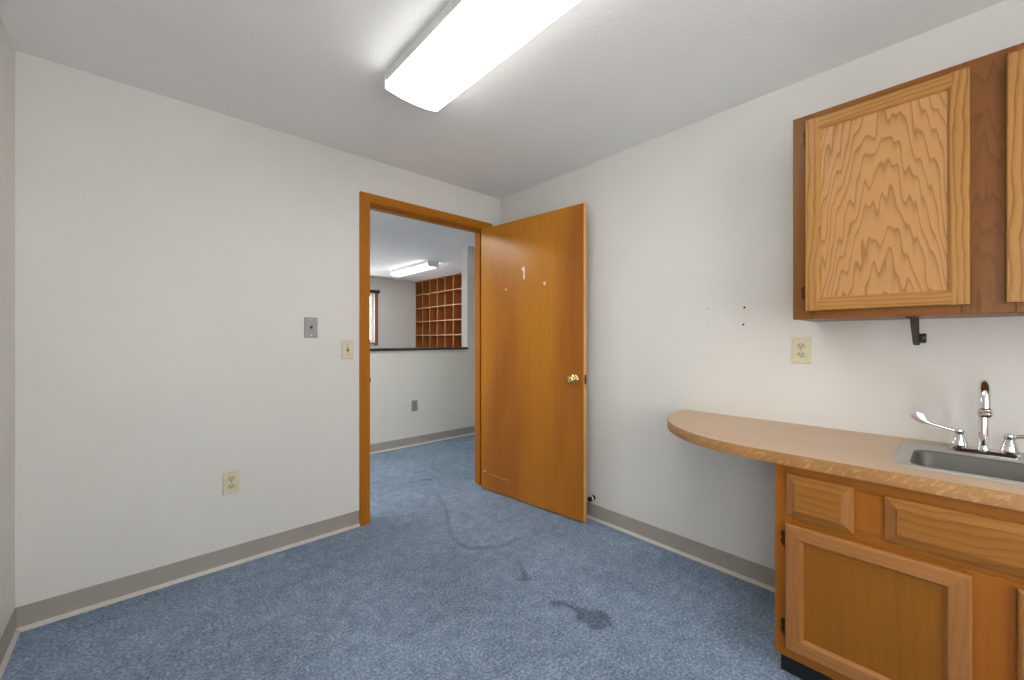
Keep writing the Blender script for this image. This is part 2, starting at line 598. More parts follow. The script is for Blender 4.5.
CO = 1.015                                   # outer edge of the left door casing
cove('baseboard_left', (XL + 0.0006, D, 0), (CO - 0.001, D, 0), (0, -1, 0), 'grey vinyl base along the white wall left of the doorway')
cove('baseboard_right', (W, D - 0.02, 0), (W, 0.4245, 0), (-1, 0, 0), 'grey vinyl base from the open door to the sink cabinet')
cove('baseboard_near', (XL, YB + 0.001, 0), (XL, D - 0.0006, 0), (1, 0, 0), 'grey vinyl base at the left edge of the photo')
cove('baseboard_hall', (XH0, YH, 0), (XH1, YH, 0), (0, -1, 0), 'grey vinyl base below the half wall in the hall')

# ------------------------------------------------------------------ door frame (jambs, stops, casing)
fr = thing('trim_2', (DX0, D, 0), 'orange brown wooden door frame around the doorway', 'door frame', None, 'structure')
CW = 0.064
CT = 0.016
CH2 = 0.054


def casing(side):
    ysgn = -1 if side == 'room' else 1
    y0 = D if side == 'room' else D + T
    y1 = y0 + ysgn * CT
    a0, a1 = DX0 - CW, DX0
    b0, b1 = DX1 + 0.006, DX1 + 0.006 + CW
    top = DZ + 0.005
    for (x0, x1) in ((a0, a1), (b0, b1)):
        bm = bmesh.new()
        # mitred at the top outer corner
        outer, inner = (x0, x1) if x0 == a0 else (x1, x0)
        loops = []
        for y in (y0, y1):
            loops.append([(outer, y, 0), (inner, y, 0), (inner, y, top), (outer, y, top + CH2)])
        loft(bm, loops)
        bmesh.ops.bevel(bm, geom=[e for e in bm.edges if abs(e.verts[0].co.y - y1) < 1e-6 and abs(e.verts[1].co.y - y1) < 1e-6
                                  and abs(e.verts[0].co.x - e.verts[1].co.x) < 1e-6], offset=0.004, segments=2, affect='EDGES')
        obj('casing', bm, M['trim'], fr)
    bm = bmesh.new()
    loops = []
    for y in (y0, y1):
        loops.append([(a0, y, top + CH2), (a1, y, top), (b0, y, top), (b1, y, top + CH2)])
    loft(bm, loops)
    obj('head_casing', bm, M['trim_h'], fr)


casing('room')
casing('hall')
obj('jamb', bx(DX0 - 0.019, DX0, D, D + T, 0, DZ), M['trim'], fr)
obj('jamb', bx(DX1, DX1 + 0.019, D, D + T, 0, DZ), M['trim'], fr)
obj('head_jamb', bx(DX0 - 0.019, DX1 + 0.019, D, D + T, DZ, DZ + 0.019), M['trim_h'], fr)
bm = bx(DX0, DX0 + 0.011, D + 0.046, D + 0.082, 0, DZ - 0.011, 0.001)
obj('door_stop_strip', bm, M['trim'], fr)
obj('door_stop_strip', bx(DX1 - 0.011, DX1, D + 0.046, D + 0.082, 0, DZ - 0.011, 0.001), M['trim'], fr)
obj('door_stop_strip', bx(DX0, DX1, D + 0.046, D + 0.082, DZ - 0.011, DZ, 0.001), M['trim_h'], fr)
bm = bx(DX0 - 0.0005, DX0 + 0.0012, D + 0.004, D + 0.034, 0.885, 0.945)
box(bm, DX0 - 0.004, DX0 + 0.0012, D - 0.019, D + 0.004, 0.90, 0.93)
obj('strike_plate', bm, M['dark_brass'], fr, label='dark metal strike plate')

# ------------------------------------------------------------------ door leaf, open past a right angle
DOOR_W, DOOR_T = 0.936, 0.035
dr = thing('door_1', (2.018, D - 0.004, 0), 'orange brown flush wooden door standing open against the right wall', 'door', None, 'structure',
           math.radians(96.0))
Y0, Y1 = 0.006, 0.006 + DOOR_T               # Y1 is the face the photo shows
bm = bx(-0.003 - DOOR_W, -0.003, Y0, Y1, 0.009, 2.042, 0.0015, 0, 1)
for f in bm.faces:
    if abs(f.normal.x) > 0.9 or abs(f.normal.z) > 0.9:
        f.material_index = 1
bm.normal_update()
for f in bm.faces:
    f.material_index = 1 if (abs(f.normal.x) > 0.5 or abs(f.normal.z) > 0.5) else 0
leaf = obj('door_leaf', bm, [M['leaf'], M['leaf_edge']], dr, local=True)


def knob(face_y, sgn):
    bm = bmesh.new()
    lathe(bm, [(0.0, 0.0), (0.031, 0.0), (0.031, 0.004), (0.027, 0.008), (0.015, 0.011), (0.011, 0.014), (0.011, 0.026), (0.014, 0.030),
               (0.022, 0.034), (0.0265, 0.041), (0.0275, 0.048), (0.025, 0.055), (0.018, 0.0595), (0.0165, 0.0588), (0.014, 0.0592),
               (0.006, 0.0605), (0.0, 0.0605)], (-0.869, face_y, 0.918), (0, sgn, 0), 32)
    return obj('door_knob', bm, M['brass'], dr, smooth=40, local=True, label='polished brass door knob with round rose')


knob(Y1, 1)
knob(Y0, -1)
bm = bx(-DOOR_W - 0.0042, -DOOR_W - 0.0030, Y0 + 0.006, Y1 - 0.006, 0.888, 0.948, 0.0004)
lp = [[(-DOOR_W - 0.004, y, z) for y, z in ((Y0 + 0.011, 0.908), (Y1 - 0.011, 0.908), (Y1 - 0.011, 0.928), (Y0 + 0.011, 0.928))],
      [(-DOOR_W - 0.014, y, z) for y, z in ((Y1 - 0.017, 0.910), (Y1 - 0.011, 0.910), (Y1 - 0.011, 0.926), (Y1 - 0.017, 0.926))]]
loft(bm, lp)
obj('latch', bm, M['dark_brass'], dr, local=True, label='dark brass latch plate and bolt')
for z in (0.25, 1.02, 1.80):
    bm = bmesh.new()
    lathe(bm, [(0.0, 0), (0.004, 0.0), (0.006, 0.004), (0.006, 0.094), (0.004, 0.098), (0.0, 0.1)], (0, 0, z - 0.05), (0, 0, 1), 14)
    box(bm, -0.0034, -0.0022, 0.0, 0.032, z - 0.045, z + 0.045)
    obj('hinge', bm, M['dark_brass'], dr, smooth=40, local=True)


def smear(name, pts, m, lab):
    """a thin raised film on the door face: outline polygon in (u, z)"""
    bm = bmesh.new()
    loft(bm, [[(u, Y1 + 0.0002, z) for u, z in pts], [(u, Y1 + 0.0009, z) for u, z in pts]])
    return obj(name, bm, m, dr, local=True, label=lab)


smear('paint_residue', [(-0.424, 1.690), (-0.436, 1.697), (-0.449, 1.690), (-0.452, 1.665), (-0.450, 1.640), (-0.455, 1.616), (-0.449, 1.604),
                        (-0.438, 1.606), (-0.436, 1.630), (-0.437, 1.655), (-0.433, 1.668), (-0.423, 1.672)], M['residue'], 'pale streak of residue')
for u, z, r in ((-0.267, 1.546, 0.009), (-0.628, 1.558, 0.013)):
    smear('paint_residue', [(u + r * math.cos(a) * 0.9, z + r * math.sin(a)) for a in [2 * PI * i / 12 for i in range(12)]], M['residue'], 'pale dot of residue')
smear('scratch', [(-0.016, 0.143), (-0.040, 0.151), (-0.046, 0.163), (-0.052, 0.160), (-0.047, 0.149), (-0.064, 0.150), (-0.066, 0.141), (-0.048, 0.140),
                  (-0.030, 0.136)], M['scratch'], 'pale scratch near the bottom')
smear('scratch', [(-0.09, 0.128), (-0.16, 0.131), (-0.24, 0.127), (-0.30, 0.130), (-0.30, 0.133), (-0.24, 0.131), (-0.16, 0.135), (-0.09, 0.131)],
      M['scratch'], 'thin horizontal scratch')

# door stop screwed to the right wall, behind the door's free edge
ds = thing('door_stopper', (W, 1.603, 0.141), 'small black and white door stop on the wall behind the open door', 'door stop')
bm = lathe(bmesh.new(), [(0, 0.0005), (0.016, 0.0005), (0.016, 0.004), (0.008, 0.008), (0.006, 0.012), (0.006, 0.020)], (W, 1.603, 0.141), (-1, 0, 0), 20)
obj('mounting_base', bm, M['rubber'], ds, smooth=40)
bm = lathe(bmesh.new(), [(0, 0.019), (0.015, 0.019), (0.0165, 0.022), (0.0165, 0.030), (0.015, 0.033), (0, 0.033)], (W, 1.603, 0.141), (-1, 0, 0), 20)
obj('collar', bm, M['white_plastic'], ds, smooth=40, label='white collar')
bm = lathe(bmesh.new(), [(0, 0.032), (0.015, 0.032), (0.016, 0.036), (0.015, 0.048), (0.007, 0.053), (0, 0.054)], (W, 1.603, 0.141), (-1, 0, 0), 20)
obj('rubber_tip', bm, M['rubber'], ds, smooth=40)


# ------------------------------------------------------------------ ceiling fixtures (wraparound fluorescent)
def fixture(x0, x1, y0, y1, lens_m, label, turn=False):
    cx = (x0 + x1) / 2
    hw = (x1 - x0) / 2
    t = thing('ceiling_light', (cx, (y0 + y1) / 2, H), label, 'ceiling light')
    obj('housing', bx(cx - hw, cx + hw, y0 + 0.004, y1 - 0.004, H - 0.045, H - 0.0005, 0.003), M['white_metal'], t)
    prof = [(-hw + 0.003, 0.0445), (-hw + 0.006, 0.060), (-hw + 0.016, 0.074), (-hw * 0.5, 0.0855), (0, 0.0885), (hw * 0.5, 0.0855),
            (hw - 0.016, 0.074), (hw - 0.006, 0.060), (hw - 0.003, 0.0445)]
    # closed shell around the tubes, stopping short of the housing
    bm = loft(bmesh.new(), [[(cx + a, y, H - b - 0.004) for a, b in prof] for y in (y0, y1)])
    obj('lens', bm, lens_m, t, smooth=30, label='glowing white lens')
    for y, s in ((y0, -1), (y1, 1)):
        pr = [(-hw - 0.002, 0.0), (-hw - 0.002, 0.045), (-hw - 0.002, 0.074), (-hw + 0.003, 0.079), (-hw * 0.5, 0.0885), (0, 0.0915),
              (hw * 0.5, 0.0885), (hw - 0.016, 0.079), (hw - 0.006, 0.066), (hw - 0.002, 0.045), (hw - 0.002, 0.0)]
        bm = loft(bmesh.new(), [[(cx + a, y + s * d, H - b - 0.0005) for a, b in pr] for d in (0.0005, 0.010)])
        obj('end_cap', bm, M['white_metal'], t)
    if turn:
        t.rotation_euler = (0, 0, PI / 2)
    return t


fixture(0.778, 1.050, 0.44, 1.660, M['lens'], 'large white fluorescent ceiling light nearest the viewer')
fixture(0.365, 0.635, 2.74, 3.94, M['lens_hall_fill'], 'added white fluorescent fill light over the hall, unseen behind the door wall', True)
fixture(3.075, 3.265, 5.20, 6.36, M['lens_far'], 'small distant fluorescent ceiling light seen through the doorway')


# ------------------------------------------------------------------ wall plates
def duplex(name, c, face, label, plate_m, face_m, cat='outlet', w=0.072, h=0.117):
    """face: 'y-' (looks towards the viewer from the door wall) or 'x-'"""
    x, y, z = c
    t = thing(name, (x, y, z), label, cat)

    def P(u, o, v):                          # u across, o out of the wall, v up
        return (x + u, y - o, z + v) if face == 'y-' else (x - o, y - u, z + v)

    def slab(bm, u0, u1, o0, o1, v0, v1, inset=0.0):
        lo = [P(u0, o0, v0), P(u1, o0, v0), P(u1, o0, v1), P(u0, o0, v1)]
        hi = [P(u0 + inset, o1, v0 + inset), P(u1 - inset, o1, v0 + inset), P(u1 - inset, o1, v1 - inset), P(u0 + inset, o1, v1 - inset)]
        return loft(bm, [lo, hi])

    def disc(bm, u, v, r, o0, o1, flatcut=None, n=20):
        pts = []
        for i in range(n):
            a = 2 * PI * i / n
            pu, pv = r * math.cos(a), r * math.sin(a)
            if flatcut:
                pv = max(-flatcut, min(flatcut, pv))
            pts.append((u + pu, v + pv))
        return loft(bm, [[P(a, o0, b) for a, b in pts], [P(a, o1, b) for a, b in pts]])
    obj('cover_plate', slab(bmesh.new(), -w / 2, w / 2, 0.0005, 0.0055, -h / 2, h / 2, 0.003), plate_m, t)
    if name == 'electrical_outlet':
        for s in (-1, 1):
            r = obj('receptacle', disc(bmesh.new(), 0, s * 0.0195, 0.0172, 0.0052, 0.0075, 0.0140), face_m, t)
            for du, hh in ((-0.0063, 0.0042), (0.0063, 0.0036)):
                obj('slot', slab(bmesh.new(), du - 0.0013, du + 0.0013, 0.0074, 0.0079, s * 0.0195 + 0.0035 - hh, s * 0.0195 + 0.0035 + hh), M['slot'], r)
            obj('ground_hole', disc(bmesh.new(), 0, s * 0.0195 - 0.0075, 0.0026, 0.0074, 0.0079, None, 12), M['slot'], r)
        obj('screw', disc(bmesh.new(), 0, 0, 0.003, 0.0052, 0.0066, None, 12), M['steel_plate'], t)
    elif name == 'light_switch':
        obj('toggle_slot', slab(bmesh.new(), -0.006, 0.006, 0.0052, 0.0059, -0.013, 0.013), M['slot'], t)
        bm = bmesh.new()
        loft(bm, [[P(-0.0045, 0.0055, -0.002), P(0.0045, 0.0055, -0.002), P(0.0045, 0.0055, 0.011), P(-0.0045, 0.0055, 0.011)],
                  [P(-0.0035, 0.016, 0.007), P(0.0035, 0.016, 0.007), P(0.0035, 0.016, 0.013), P(-0.0035, 0.016, 0.013)]])
        obj('toggle', bm, face_m, t)
        for s in (-1, 1):
            obj('screw', disc(bmesh.new(), 0, s * 0.030, 0.003, 0.0052, 0.0066, None, 12), M['steel_plate'], t)
    else:
        obj('jack', slab(bmesh.new(), -0.0075, 0.0075, 0.0052, 0.0062, -0.0075, 0.0085), M['slot'], t)
        for s in (-1, 1):
            obj('screw', disc(bmesh.new(), 0, s * 0.045, 0.0035, 0.0052, 0.007, None, 12), M['white_metal'], t)
    return t


duplex('electrical_outlet', (0.344, D, 0.432), 'y-', 'ivory electrical outlet low on the wall left of the doorway', M['ivory'], M['ivory_face'])
duplex('light_switch', (0.941, D, 1.112), 'y-', 'ivory toggle light switch just left of the door frame', M['ivory'], M['ivory_face'], 'light switch')
duplex('phone_jack_plate', (0.731, D, 1.243), 'y-', 'grey metal wall plate with a dark jack hole, above and left of the light switch',
       M['steel_plate'], M['slot'], 'wall plate')
duplex('electrical_outlet', (W, 0.472, 1.124), 'x-', 'ivory electrical outlet below the left end of the wall cabinet', M['ivory'], M['ivory_face'])
duplex('electrical_outlet', (2.241, YH, 0.442), 'y-', 'small grey outlet on the half wall seen through the doorway', M['grey_plate'], M['grey_plate'])

# empty screw holes in the right wall
for y, z, r, lab in ((0.704, 1.329, 0.0062, 'upper right and blackest of four screw holes in the right wall'),
                     (0.709, 1.246, 0.0058, 'lower right dark screw hole in the right wall, nearer the wall cabinet'),
                     (0.878, 1.332, 0.0038, 'upper left faint small screw hole in the right wall'),
                     (0.878, 1.248, 0.0036, 'lower left faint small screw hole in the right wall')):
    t = thing('screw_anchor', (W, y, z), lab, 'screw hole', 'empty screw holes in the right wall')
    bm = lathe(bmesh.new(), [(r * 0.75, 0.0004), (r * 1.35, 0.0004), (r * 1.25, 0.0016), (r * 0.8, 0.0018)], (W, y, z), (-1, 0, 0), 16)
    obj('anchor_rim', bm, M['wall'], t)
    obj('hole', lathe(bmesh.new(), [(0, 0.0006), (r * 0.85, 0.0006), (r * 0.85, 0.0024), (0, 0.0024)], (W, y, z), (-1, 0, 0), 16),
        M['slot'] if r > 0.005 else M['grey_plate'], t)


# ------------------------------------------------------------------ cabinet pieces (fronts look towards -x)
def board(bm, x0, x1, y0, y1, z0, z1, bev=0.0012, mi=0):
    return box(bm, x0, x1, y0, y1, z0, z1, bev, mi, 1)


def ring_front(bm, X, ya, yb, za, zb, steps, fill=True, mv=0, mh=1, mf=0):
    """nested rectangles (inset, out) lofted into a mitred front. ya > yb (ya is the photo's left)"""
    L = []
    for u, o in steps:
        L.append([bm.verts.new(p) for p in ((X - o, ya - u, za + u), (X - o, yb + u, za + u), (X - o, yb + u, zb - u), (X - o, ya - u, zb - u))])
    for A, B in zip(L[:-1], L[1:]):
        for i in range(4):
            j = (i + 1) % 4
            f = bm.faces.new((A[i], A[j], B[j], B[i]))
            f.material_index = mh if i in (0, 2) else mv
    if fill:
        bm.faces.new(L[-1]).material_index = mf
    bm.faces.new(L[0])
    return bm


def prism(bm, prof, axis, a, b):
    """extrude a profile of (y or z, x) pairs along z or y"""
    loops = []
    for q in (a, b):
        loops.append([(x, p, q) if axis == 'z' else (x, q, p) for p, x in prof])
    return loft(bm, loops)


def cab_hinge(parent, X, y, z, m):
    bm = bmesh.new()
    lathe(bm, [(0, 0), (0.0026, 0.0005), (0.0034, 0.003), (0.0034, 0.049), (0.0026, 0.0515), (0, 0.052)], (X - 0.006, y + 0.004, z - 0.026), (0, 0, 1), 10)
    bmesh.ops.scale(bm, verts=bm.verts[:], vec=(1, 1, 1))
    pts = [(0, -0.026), (0.010, -0.022), (0.013, -0.012), (0.009, 0.0), (0.013, 0.012), (0.010, 0.022), (0, 0.026)]
    loft(bm, [[(X - 0.0004, y + 0.003 + a, z + b) for a, b in pts], [(X - 0.0022, y + 0.003 + a, z + b) for a, b in pts]])
    return obj('hinge', bm, m, parent, smooth=40, label='small dark brass hinge')


# ---- wall cabinet
UX, UY0, UY1, UZ0, UZ1 = 1.830, 0.4225, -0.540, 1.2475, 2.006
uc = thing('wall_cabinet', (W, (UY0 + UY1) / 2, UZ0), 'oak wall cabinet with framed doors hung above the sink counter', 'cabinet')
bx0 = UX + 0.019
obj('side_panel', bx(bx0, W - 0.001, UY0 - 0.0005, UY0 - 0.016, UZ0 + 0.001, UZ1 - 0.001), M['frame_v'], uc)
obj('side_panel', bx(bx0, W - 0.001, UY1 + 0.016, UY1 + 0.0005, UZ0 + 0.001, UZ1 - 0.001), M['frame_v'], uc)
obj('top_panel', bx(bx0, W - 0.001, UY0 - 0.0165, UY1 + 0.0165, UZ1 - 0.018, UZ1 - 0.002), M['frame_h'], uc)
obj('bottom_panel', bx(bx0, W - 0.001, UY0 - 0.0165, UY1 + 0.0165, UZ0 + 0.002, UZ0 + 0.018), M['frame_h'], uc)
obj('back_panel', bx(W - 0.008, W - 0.002, UY0 - 0.0165, UY1 + 0.0165, UZ0 + 0.0185, UZ1 - 0.0185), M['frame_v'], uc)
SW = 0.045
CYM = (UY0 + UY1) / 2
for a, b in ((UY0, UY0 - 0.062), (CYM + 0.052, CYM - 0.052), (UY1 + 0.062, UY1)):
    obj('face_stile', board(bmesh.new(), UX, bx0, a, b, UZ0, UZ1), M['frame_v'], uc)
for z0, z1 in ((UZ0, UZ0 + 0.045), (UZ1 - 0.045, UZ1)):
    for a, b in ((UY0 - 0.0622, CYM + 0.0522), (CYM - 0.0522, UY1 + 0.0622)):
        obj('face_rail', board(bmesh.new(), UX, bx0, a, b, z0, z1), M['frame_h'], uc)


def upper_door(ya, yb, za, zb, hinge_left):
    X = UX - 0.0005
    th = 0.020
    fw = 0.046
    # panel: the flat field between the frame members
    pan = obj('cabinet_door', bx(X - 0.011, X - 0.005, ya - fw + 0.010, yb + fw - 0.010, za + fw - 0.010, zb - fw + 0.010),
              M['oak_door_panel'], uc)

    def prof(outer, sgn):                    # sgn: direction from outer edge to the panel
        x = X
        return [(outer + sgn * 0.007, x), (outer, x - 0.009), (outer, x - th + 0.003), (outer + sgn * 0.003, x - th),
                (outer + sgn * (fw - 0.010), x - th), (outer + sgn * (fw - 0.006), x - th + 0.0015), (outer + sgn * (fw - 0.003), x - th + 0.005),
                (outer + sgn * fw, x - 0.0115), (outer + sgn * fw, x)]
    for y, s in ((ya, -1), (yb, 1)):
        obj('stile', prism(bmesh.new(), prof(y, s), 'z', za, zb), M['oak_v'], pan)
    for z, s in ((za, 1), (zb, -1)):
        obj('rail', prism(bmesh.new(), prof(z, s), 'y', ya - fw + 0.0095, yb + fw - 0.0095), M['oak_h'], pan)
    hy = ya if hinge_left else yb - 0.02
    for z in (za + 0.068, zb - 0.058):
        cab_hinge(pan, UX, hy, z, M['dark_brass'])


upper_door(0.380, -0.024, 1.277, 1.978, True)
upper_door(-0.093, -0.497, 1.277, 1.978, False)

# ---- base cabinet
BX, BY0, BY1, BZ0, BZ1 = 1.612, 0.4245, -0.549, 0.100, 0.7518
bc = thing('base_cabinet', (W, (BY0 + BY1) / 2, 0), 'oak sink base cabinet standing under the counter', 'cabinet')
fx = BX + 0.019


def notched_side(ya, yb):
    pr = [(fx, BZ0), (1.6945, BZ0), (1.6945, 0.0008), (W - 0.001, 0.0008), (W - 0.001, BZ1 - 0.001), (fx, BZ1 - 0.001)]
    return loft(bmesh.new(), [[(x, y, z) for x, z in pr] for y in (ya, yb)])


obj('side_panel', notched_side(BY0 - 0.0005, BY0 - 0.016), M['low_frame_v'], bc)
obj('side_panel', notched_side(BY1 + 0.0005, BY1 + 0.016), M['low_frame_v'], bc)
obj('bottom_panel', bx(fx, W - 0.001, BY0 - 0.0165, BY1 + 0.0165, BZ0 + 0.004, BZ0 + 0.018), M['low_frame_h'], bc)
obj('back_panel', bx(W - 0.008, W - 0.002, BY0 - 0.0165, BY1 + 0.0165, BZ0 + 0.0185, BZ1 - 0.002), M['low_frame_v'], bc)
obj('toe_kick', bx(1.682, 1.694, BY0 - 0.0005, BY1 + 0.0005, 0.0008, BZ0 + 0.003), M['black'], bc, label='black toe kick')
CB = (BY0 + BY1) / 2
for a, b, zt in ((BY0, BY0 - 0.050, BZ1), (CB + 0.052, CB - 0.052, 0.5655), (BY1 + 0.050, BY1, BZ1)):
    obj('face_stile', board(bmesh.new(), BX, fx, a, b, BZ0, zt), M['low_frame_v'], bc)
obj('face_stile', board(bmesh.new(), BX, fx, 0.226, 0.133, 0.5905, 0.7095), M['low_frame_v'], bc)
obj('face_stile', board(bmesh.new(), BX, fx, -0.258, -0.351, 0.5905, 0.7095), M['low_frame_v'], bc)
obj('face_rail', board(bmesh.new(), BX, fx, BY0 - 0.0502, BY1 + 0.0502, 0.710, BZ1), M['low_frame_h'], bc)
obj('face_rail', board(bmesh.new(), BX, fx, BY0 - 0.0502, BY1 + 0.0502, 0.5660, 0.590), M['low_frame_h'], bc)
for a, b in ((BY0 - 0.0502, CB + 0.0522), (CB - 0.0522, BY1 + 0.0502)):
    obj('face_rail', board(bmesh.new(), BX, fx, a, b, BZ0, BZ0 + 0.045), M['low_frame_h'], bc)
    obj('face_rail', board(bmesh.new(), BX, fx, a, b, 0.530, 0.5655), M['low_frame_h'], bc)


def raised_front(name, ya, yb, za, zb):
    X = BX - 0.0005
    st = [(0.0, 0.0), (0.0, 0.006), (0.002, 0.008), (0.0255, 0.0175), (0.0265, 0.0205), (0.0285, 0.0215)]
    return obj(name, ring_front(bmesh.new(), X, ya, yb, za, zb, st, True, 0, 1, 1), [M['low_v'], M['front']], bc)


raised_front('drawer', 0.390, 0.214, 0.578, 0.722)
raised_front('false_front', 0.145, -0.270, 0.584, 0.715)
raised_front('drawer', -0.339, -0.515, 0.578, 0.722)


def lower_door(ya, yb, za, zb, hinge_left):
    X = BX - 0.0005
    pan = obj('cabinet_door', bx(X - 0.008, X - 0.003, ya - 0.044, yb + 0.044, za + 0.044, zb - 0.044), M['low_panel'], bc)
    st = [(0.006, 0.0), (0.0, 0.006), (0.0, 0.013), (0.002, 0.018), (0.006, 0.020), (0.040, 0.021), (0.044, 0.0205), (0.052, 0.0085), (0.052, 0.0)]
    bm = bmesh.new()
    L = []
    for u, o in st:
        L.append([bm.verts.new(p) for p in ((X - o, ya - u, za + u), (X - o, yb + u, za + u), (X - o, yb + u, zb - u), (X - o, ya - u, zb - u))])
    L.append(L[0])
    for A, B in zip(L[:-1], L[1:]):
        for i in range(4):
            j = (i + 1) % 4
            f = bm.faces.new((A[i], A[j], B[j], B[i]))
            f.material_index = 1 if i in (0, 2) else 0
    obj('frame', bm, [M['low_v'], M['low_h']], pan)
    hy = ya if hinge_left else yb - 0.02
    for z in (za + 0.065, zb - 0.056):
        cab_hinge(pan, BX, hy, z, M['dark_brass'])


lower_door(0.392, -0.026, 0.136, 0.556, True)
lower_door(-0.099, -0.517, 0.136, 0.556, False)

# ------------------------------------------------------------------ countertop with a rounded free end
CZ0, CZ1 = 0.752, 0.792
FX = 1.587
ctl = [(2.182, 1.004), (2.13, 1.004), (2.05, 1.000), (1.955, 0.978), (1.868, 0.940), (1.785, 0.885), (1.712, 0.815), (1.655, 0.735), (1.616, 0.650),
       (1.594, 0.555), (1.588, 0.470), (1.587, 0.400)]


def catmull(p, n=5):
    out = []
    for i in range(len(p) - 1):
        a, b, c, d = p[max(i - 1, 0)], p[i], p[i + 1], p[min(i + 2, len(p) - 1)]
        for k in range(n):
            t = k / n
            out.append(tuple(0.5 * (2 * b[q] + (c[q] - a[q]) * t + (2 * a[q] - 5 * b[q] + 4 * c[q] - d[q]) * t * t +
                                    (3 * b[q] - a[q] - 3 * c[q] + d[q]) * t ** 3) for q in (0, 1)))
    out.append(p[-1])
    return out


edge_pts = catmull(ctl) + [(FX, 0.2), (FX, -0.05), (FX, -0.3), (FX, -0.556)]
SX0, SX1, SY0, SY1 = 1.688, 2.112, -0.262, 0.140        # sink rim outline
hole = [(x, y) for x, y, z in rrect(SX0 + 0.012, SX1 - 0.012, SY0 + 0.012, SY1 - 0.012, 0.035, 0)]
ct = thing('countertop', (W, 0.2, CZ0), 'pale wood grain laminate counter with a rounded overhanging end', 'countertop')
outline = edge_pts + [(2.182, -0.556)]
bm = bmesh.new()
for z in (CZ0, CZ1):
    es = []
    for lp in (outline, hole):
        vs = [bm.verts.new((x, y, z)) for x, y in lp]
        es += [bm.edges.new((vs[i], vs[(i + 1) % len(vs)])) for i in range(len(vs))]
    bmesh.ops.triangle_fill(bm, edges=es, use_beauty=True, use_dissolve=False)
bm.verts.ensure_lookup_table()
n1, n2 = len(outline), len(hole)
vs = list(bm.verts)
half = n1 + n2
for off, n in ((0, n1), (n1, n2)):
    for i in range(n):
        j = (i + 1) % n
        bm.faces.new((vs[off + i], vs[off + j], vs[half + off + j], vs[half + off + i]))
obj('top', bm, M['laminate'], ct)
# laminate edge band following the outline
bm = bmesh.new()
bth = 0.0012
loops = []
for i, (x, y) in enumerate(edge_pts):
    a = edge_pts[max(i - 1, 0)]
    b = edge_pts[min(i + 1, len(edge_pts) - 1)]
    tx, ty = b[0] - a[0], b[1] - a[1]
    l = math.hypot(tx, ty)
    nx, ny = ty / l, -tx / l
    if i == 0:
        nx, ny = 0, 1
    if nx * (x - 2.0) + ny * (y - 0.3) < 0:
        nx, ny = -nx, -ny
    p = Vector((x + nx * 0.0001, y + ny * 0.0001, 0))
    q = Vector((x + nx * bth, y + ny * bth, 0))
    loops.append([p + Vector((0, 0, CZ0)), p + Vector((0, 0, CZ1)), q + Vector((0, 0, CZ1 - 0.0008)), q + Vector((0, 0, CZ0))])
loft(bm, loops)
obj('edge_band', bm, M['edge'], ct, smooth=60, label='darker figured oak edge band')

# ------------------------------------------------------------------ stainless sink, dropped into the counter
sk = thing('sink', ((SX0 + SX1) / 2, (SY0 + SY1) / 2, CZ1), 'stainless steel drop in sink in the counter', 'sink')
bm = bmesh.new()
BXa, BXb, BYa, BYb = 1.742, 2.000, SY0 + 0.042, SY1 - 0.042
z = CZ1
loops = [rrect(SX0, SX1, SY0, SY1, 0.045, z + 0.0004), rrect(SX0 + 0.002, SX1 - 0.002, SY0 + 0.002, SY1 - 0.002, 0.044, z + 0.004),
         rrect(SX0 + 0.008, SX1 - 0.008, SY0 + 0.008, SY1 - 0.008, 0.040, z + 0.0055),
         rrect(SX0 + 0.014, SX1 - 0.010, SY0 + 0.014, SY1 - 0.014, 0.036, z + 0.0035),
         rrect(SX0 + 0.020, SX1 - 0.014, SY0 + 0.020, SY1 - 0.020, 0.034, z + 0.0012),
         rrect(BXa - 0.012, BXb + 0.012, BYa - 0.012, BYb + 0.012, 0.045, z + 0.0005),
         rrect(BXa - 0.004, BXb + 0.004, BYa - 0.004, BYb + 0.004, 0.042, z - 0.002),
         rrect(BXa, BXb, BYa, BYb, 0.040, z - 0.010),
         rrect(BXa + 0.006, BXb - 0.006, BYa + 0.006, BYb - 0.006, 0.040, z - 0.12),
         rrect(BXa + 0.014, BXb - 0.014, BYa + 0.014, BYb - 0.014, 0.040, z - 0.142),
         rrect(BXa + 0.035, BXb - 0.035, BYa + 0.035, BYb - 0.035, 0.040, z - 0.150)]
loft(bm, loops, close_start=False, close_end=True)
# outer skin so the bowl is a closed sheet
under = [rrect(SX0 + 0.014, SX1 - 0.014, SY0 + 0.014, SY1 - 0.014, 0.035, z - 0.0008), rrect(BXa - 0.006, BXb + 0.006, BYa - 0.006, BYb + 0.006, 0.044, z - 0.006),
         rrect(BXa + 0.004, BXb - 0.004, BYa + 0.004, BYb - 0.004, 0.042, z - 0.125), rrect(BXa + 0.030, BXb - 0.030, BYa + 0.030, BYb - 0.030, 0.040, z - 0.153)]
top0 = list(bm.verts)[:len(loops[0])]
U = [[bm.verts.new(p) for p in lp] for lp in under]
prev = top0
for lp in U:
    for i in range(len(lp)):
        j = (i + 1) % len(lp)
        bm.faces.new((prev[i], prev[j], lp[j], lp[i]))
    prev = lp
bm.faces.new(prev)
bm.verts.ensure_lookup_table()
for f in bm.faces:
    f.material_index = 1 if f.calc_center_median().z < CZ1 - 0.001 else 0  # faces below the rim take the steel with painted shade
obj('basin', bm, [M['sink_rim_lit'], M['sink_bowl_shaded']], sk, smooth=50)
cxs, cys = (BXa + BXb) / 2, (BYa + BYb) / 2
obj('drain', lathe(bmesh.new(), [(0, 0.0005), (0.030, 0.0005), (0.034, 0.002), (0.036, 0.0005)][::-1], (cxs, cys, z - 0.1498), (0, 0, 1), 24), M['chrome'], sk, smooth=40)

